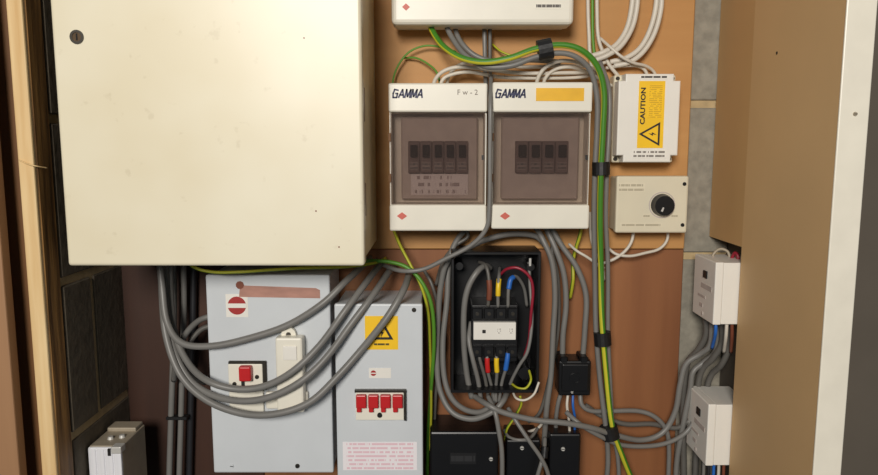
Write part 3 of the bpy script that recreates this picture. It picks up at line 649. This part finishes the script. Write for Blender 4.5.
# right of the enclosure
cable('leftmost long grey cable dropping beside the right edge of the black enclosure', [(534, 224, -.03), (543, 240, -.045), (552, 262, -.05), (555, 295, -.05), (553, 335, -.05), (551, 375, -.05), (547, 405, -.05), (545, 430, -.04), (544, 445, -.03)], 4.4, G)
cable('middle grey cable dropping into the left clamp of the black connector', [(545, 226, -.03), (556, 250, -.04), (564, 275, -.042), (566, 305, -.042), (563, 335, -.042), (562.5, 361, -.04)], 4.4, G)
cable('grey cable bowing right into the right clamp of the black connector', [(549, 224, -.03), (562, 246, -.035), (577, 268, -.04), (586, 295, -.042), (585, 328, -.042), (582.5, 361, -.04)], 4.4, G)
cable('dark slim cable hugging the enclosure right edge', [(556, 232, -.01), (552, 250, -.02), (558, 280, -.025), (558, 330, -.025), (549, 380, -.02), (540, 412, -.015), (528, 422, -.012)], 3.0, M_cable2)
cable('short white wire slanting under the right breaker unit', [(569, 244, -.03), (577, 251, -.045), (587, 257, -.05), (597, 264, -.045), (604, 268, -.03)], 2.1, M_wcable, 'wire', 'wire')
cable('yellow green wire emerging below the right breaker unit', [(582, 222, -.02), (580, 235, -.025), (576, 248, -.02), (573, 262, -.015), (573, 280, -.02), (570, 298, -.012)], 2.8, M_gy2, 'earth_wire', 'wire')
cable('left grey cable leaving the bottom of the black connector', [(561, 393, -.04), (558, 404, -.04), (556, 420, -.035), (556, 440, -.03)], 3.4, G)
cable('pale wire leaving the bottom of the black connector', [(568, 394, -.045), (567, 406, -.05), (569, 420, -.05), (570, 440, -.045)], 2.2, M_wcable, 'wire', 'wire')
cable('blue wire leaving the bottom of the black connector', [(573, 394, -.045), (573, 406, -.05), (575, 420, -.045), (574, 440, -.04)], 2.0, M_blue, 'wire', 'wire')
cable('grey cable swinging right from the connector to the panel side loop', [(580, 393, -.04), (582, 405, -.045), (592, 411, -.045), (612, 411, -.04), (638, 411, -.035), (655, 417, -.035), (666, 430, -.03), (669, 450, -.025), (668, 500, -.02)], 3.7, G)
cable('long grey cable running sideways below the enclosure and up to the upper white box', [(474, 396, -.05), (488, 405, -.08), (505, 413, -.085), (535, 420, -.085), (565, 423, -.085), (592, 428, -.075), (612, 434, -.06), (640, 440, -.04), (662, 433, -.035), (675, 412, -.035), (680, 385, -.035), (686, 364, -.035), (700, 354, -.04), (710, 345, -.05), (712, 325, -.05), (712, 310, -.045)], 4.4, G)
cable('second grey cable running sideways from the connector into the bunch at right', [(566, 412, -.055), (580, 424, -.07), (600, 436, -.065), (622, 445, -.05), (650, 446, -.04), (672, 441, -.035), (688, 430, -.03), (697, 412, -.03), (700, 390, -.03)], 3.7, G)
cable('dark grey cable behind the taped bundle', [(585, 405, -.02), (602, 416, -.025), (625, 424, -.025), (652, 424, -.02), (676, 428, -.018), (690, 420, -.015)], 4.0, M_cable2)
for lab, pts, r, m in (
    ('grey cable bending left below the upper white cable box', [(706, 318, -.04), (706, 335, -.035), (698, 350, -.025), (688, 362, -.015), (684, 385, -.01), (683, 420, -.005), (684, 500, -.005)], 5.0, M_cable2),
    ('grey cable curving behind the lower white cable box', [(722, 318, -.05), (722, 342, -.045), (713, 358, -.035), (703, 368, -.02), (698, 385, -.012), (697, 420, -.01), (695, 500, -.01)], 5.0, M_cable2),
    ('outer grey cable between the two white cable boxes', [(727, 318, -.06), (729, 345, -.05), (722, 364, -.04), (712, 374, -.02), (707, 390, -.012), (706, 430, -.01), (703, 500, -.01)], 4.8, M_cable2),
    ('slim grey cable rising from the bunch at the board edge', [(676, 500, -.015), (677, 460, -.015), (684, 420, -.02), (690, 390, -.02), (693, 372, -.02), (704, 362, -.02), (716, 350, -.03), (716, 318, -.04)], 4.4, G)):
    cable(lab, pts, r, m)
for lab, pts, m in (('blue wire below the upper white cable box', [(715.5, 318, -.085), (715.5, 333, -.085), (712, 348, -.06)], M_blue), ('brown wire below the upper white cable box', [(732, 318, -.085), (732, 336, -.08), (731, 352, -.06)], M_bsl), ('pale wire below the upper white cable box', [(727, 318, -.086), (726, 336, -.085), (724, 352, -.06)], M_wcable)):
    cable(lab, pts, 2.6, m, 'wire', 'wire')
for lab, x, m in (('blue wire below the lower white cable box', 714, M_blue), ('white wire below the lower white cable box', 719, M_wcable), ('brown wire below the lower white cable box', 724, M_bsl), ('grey wire below the lower white cable box', 704, M_cable), ('dark wire below the lower white cable box', 709, M_dcable)):
    cable(lab, [(x, 455, -.075), (x-.5, 474, -.075), (x-2, 500, -.075)], 2.4, m, 'wire', 'wire')
cable('dark red wire hooked over the top of the upper white cable box', [(728, 268, -.05), (732, 258, -.05), (735, 253, -.055), (738, 257, -.06), (737, 268, -.06)], 2.6, M_maroon, 'wire', 'wire')
cable('grey brown wire lying over the top of the upper white cable box', [(712, 266, -.03), (713, 255, -.03), (720, 249, -.03), (728, 252, -.035), (730, 262, -.04)], 2.2, M_alus, 'wire', 'wire')
# thick green yellow main earth with its grey companions
cable('thick green and yellow earth cable sweeping over the breaker units and down the board', [(428, 18, -.04), (432, 30, -.05), (443, 46, -.07), (462, 58, -.085), (485, 62, -.095), (510, 58, -.10), (535, 49, -.10), (560, 45, -.10), (581, 50, -.10), (597, 66, -.095), (604, 92, -.09), (603, 130, -.085), (601, 170, -.08), (600, 220, -.07), (601, 270, -.06), (602, 320, -.06), (606, 372, -.06), (612, 425, -.06), (622, 455, -.05), (634, 485, -.035), (640, 505, -.03)], 4.3, M_gy, 'earth_cable', tw=lambda t: -.16*max(0, min(1, (t-.25)/.15))+.20*max(0, min(1, (t-.62)/.12)))
cable('grey cable running left alongside the thick green and yellow earth cable', [(444, 18, -.04), (450, 34, -.05), (464, 54, -.07), (484, 66, -.085), (510, 66, -.09), (536, 57, -.09), (560, 53, -.09), (578, 58, -.09), (591, 72, -.085), (597, 98, -.08), (597, 130, -.075), (595, 170, -.07), (594, 220, -.06), (595, 280, -.05), (596, 330, -.05), (600, 380, -.05), (606, 430, -.05), (608, 460, -.04), (606, 500, -.03)], 4.0, G)
cable('grey cable running right alongside the thick green and yellow earth cable', [(600, 62, -.03), (609, 90, -.06), (609, 130, -.065), (607, 170, -.065), (606, 220, -.055), (608, 270, -.048), (608, 330, -.045), (610, 380, -.04), (613, 430, -.045), (618, 460, -.035), (619, 500, -.03)], 3.4, G)
# under the top unit
cable('grey cable bending right from the underside of the top unit', [(452, 10, -.03), (456, 32, -.035), (464, 46, -.045), (478, 57, -.05), (500, 62, -.05), (530, 60, -.04), (560, 62, -.03)], 3.8, G)
cable('left straight grey cable hanging below the top unit', [(484, 8, -.03), (484.5, 35, -.03), (485, 60, -.03), (486, 92, -.02)], 3.4, G)
cable('right straight grey cable hanging below the top unit', [(489.5, 8, -.03), (490, 35, -.03), (490, 60, -.03), (491, 92, -.02)], 3.0, M_cable2)
cable('thin yellow green wire below the top unit behind the sweeping earth', [(492, 44, -.01), (502, 52, -.02), (516, 56, -.025), (532, 52, -.025), (548, 50, -.02)], 1.7, M_gy2, 'earth_wire', 'wire')
cable('thin dull green wire arching over the left breaker unit corner', [(391, 92, -.02), (396, 70, -.02), (408, 53, -.02), (424, 46, -.02), (440, 47, -.02), (456, 52, -.015)], 1.5, M_green, 'earth_wire', 'wire')
cable('thin dull green wire sloping down to the left breaker unit top', [(404, 58, -.01), (416, 58, -.015), (428, 64, -.02), (437, 73, -.025), (441, 90, -.03)], 1.5, M_green, 'earth_wire', 'wire')
# white cables over the breaker units
W = M_wcable
whites = (
 ('white cable curving into the top of the left breaker unit', [(433, 92, -.04), (435, 80, -.045), (444, 71, -.05), (460, 67, -.05), (485, 69, -.05), (520, 73, -.05), (556, 73, -.05), (588, 72, -.04), (602, 68, -.03)], 2.9),
 ('second white cable curving into the top of the left breaker unit', [(440, 92, -.035), (442, 81, -.04), (450, 75, -.04), (470, 72, -.04), (500, 77, -.04), (540, 78, -.04), (580, 77, -.035), (600, 72, -.02)], 2.8),
 ('white cable lying highest along the tops of the breaker units', [(446, 92, -.02), (449, 76, -.025), (462, 64, -.03), (490, 64, -.03), (525, 67, -.03), (560, 66, -.03), (590, 66, -.025), (606, 62, -.02)], 2.8),
 ('white cable curling into the top of the right breaker unit', [(536, 92, -.05), (538, 78, -.06), (546, 67, -.065), (560, 61, -.065), (576, 62, -.06), (590, 68, -.05), (604, 72, -.02)], 2.8),
 ('second white cable curling into the top of the right breaker unit', [(543, 92, -.04), (545, 79, -.05), (554, 70, -.055), (568, 67, -.055), (582, 70, -.045), (598, 78, -.03), (612, 86, -.02)], 2.6),
 ('leftmost white cable rising to the top edge beside the green wire', [(588, -20, -.02), (588, 10, -.02), (589, 35, -.02), (590, 55, -.02), (594, 76, -.02)], 2.8),
 ('white cable rising to the top edge right of the green wire', [(597, -20, -.02), (597, 10, -.02), (598, 35, -.02), (602, 50, -.02), (610, 66, -.02), (622, 80, -.02)], 2.8),
 ('left white cable of the inner curving pair at the top', [(633, -20, -.02), (632, 5, -.02), (627, 28, -.02), (617, 44, -.022), (604, 52, -.025), (592, 56, -.02)], 4.0),
 ('right white cable of the inner curving pair at the top', [(638, -20, -.025), (637, 6, -.025), (632, 28, -.025), (621, 46, -.028), (608, 55, -.03), (596, 60, -.025)], 3.8),
 ('left white cable of the outer curving pair at the top', [(657, -20, -.02), (656, 6, -.02), (650, 30, -.02), (640, 48, -.02), (626, 58, -.02), (610, 62, -.015)], 4.0),
 ('right white cable of the outer curving pair at the top', [(662, -20, -.025), (661, 8, -.025), (655, 32, -.025), (644, 51, -.025), (630, 62, -.025), (614, 66, -.02)], 3.8),
 ('white cable slanting from the bundle to the caution box', [(600, 38, -.015), (610, 47, -.03), (622, 57, -.035), (634, 63, -.03), (646, 66, -.02), (654, 72, -.012), (657, 82, -.01)], 2.3),
 ('white cable entering the top of the caution box', [(606, 68, -.012), (620, 66, -.02), (638, 66, -.015), (646, 72, -.012), (648, 84, -.01)], 2.6),
)
for lab, pts, r in whites: cable(lab, pts, r, W)
cable('thin green wire rising to the top edge between two white cables', [(592.5, -20, -.015), (592.5, 15, -.015), (593, 40, -.015), (595, 60, -.015)], 2.4, M_green, 'earth_wire', 'wire')
# under the dial box
cable('white cable dropping from the left of the dial box', [(634, 226, -.02), (632, 240, -.02), (626, 250, -.022), (616, 258, -.022), (604, 263, -.02), (596, 266, -.015)], 2.5, W)
cable('white cable looping from the right of the dial box', [(668, 226, -.02), (667, 240, -.02), (659, 249, -.02), (645, 253, -.022), (630, 256, -.024), (616, 254, -.02), (606, 246, -.012)], 2.3, W)
cable('white cable dropping behind the grey bundle near the dial box', [(590, 212, -.02), (591, 235, -.025), (595, 252, -.025), (602, 264, -.015), (604, 280, -.008)], 2.4, W)
# bottom
cable('pale grey cable running straight down in front of the wide black box', [(488, 396, -.06), (495, 412, -.085), (499, 432, -.09), (502, 455, -.09), (502, 500, -.085)], 3.6, G)
cable('pale grey cable running diagonally across the narrow black boxes', [(508, 408, -.06), (516, 421, -.075), (530, 442, -.085), (541, 458, -.085), (548, 474, -.08), (552, 500, -.075)], 3.3, G)
cable('short grey cable branching left from the diagonal cable', [(545, 438, -.05), (544, 452, -.07), (541, 464, -.08), (537, 478, -.08), (533, 500, -.075)], 3.2, G)
cable('short white cable bowed above the middle black box', [(504, 430, -.03), (509, 437, -.05), (519, 440, -.06), (530, 438, -.055), (538, 428, -.03)], 2.6, M_cable)
cable('pale cable end curling between the black boxes and the enclosure', [(528, 432, -.02), (538, 428, -.03), (545, 418, -.03), (548, 404, -.02)], 2.4, M_wcable)
# tape bands and ties
def band(label, c, c2, r, m=M_tape, flat=1.0, name='tape_band'):
    a, b = P(*c), P(*c2)
    o = obj(name, tube([a+(b-a)*t for t in (0, .05, .5, .95, 1)], r, n=16, flat=flat), m, smooth=False)
    return tag(o, label, 'tape', 'black tape bands on cables')
band('black tape band on the sweeping earth cable above the breaker units', (538, 51, -.096), (552, 48, -.096), .0145, flat=.75)
band('black tape band on the earth bundle beside the right breaker unit', (601, 162, -.073), (601, 175, -.073), .0130, flat=1.0)
band('black tape band on the earth bundle at mid height of the lower board', (602, 332, -.055), (603, 345, -.055), .0132, flat=.9)
band('black tape band where the earth bundle crosses the sideways cables', (608, 426, -.056), (611, 438, -.056), .0140, flat=1.0)
band('black tape band at the fork of the diagonal cable', (545, 447, -.07), (544, 458, -.078), .0058)
bt_ = obj('cable_tie', B(P(166, 418, -.026).x, P(187, 418, -.026).x, -.0275, -.0135, P(0, 420, -.026).z, P(0, 417, -.026).z, bev=.001, seg=1), M_tape); tag(bt_, 'thin black tie around the two straight grey cables at lower left', 'cable tie')
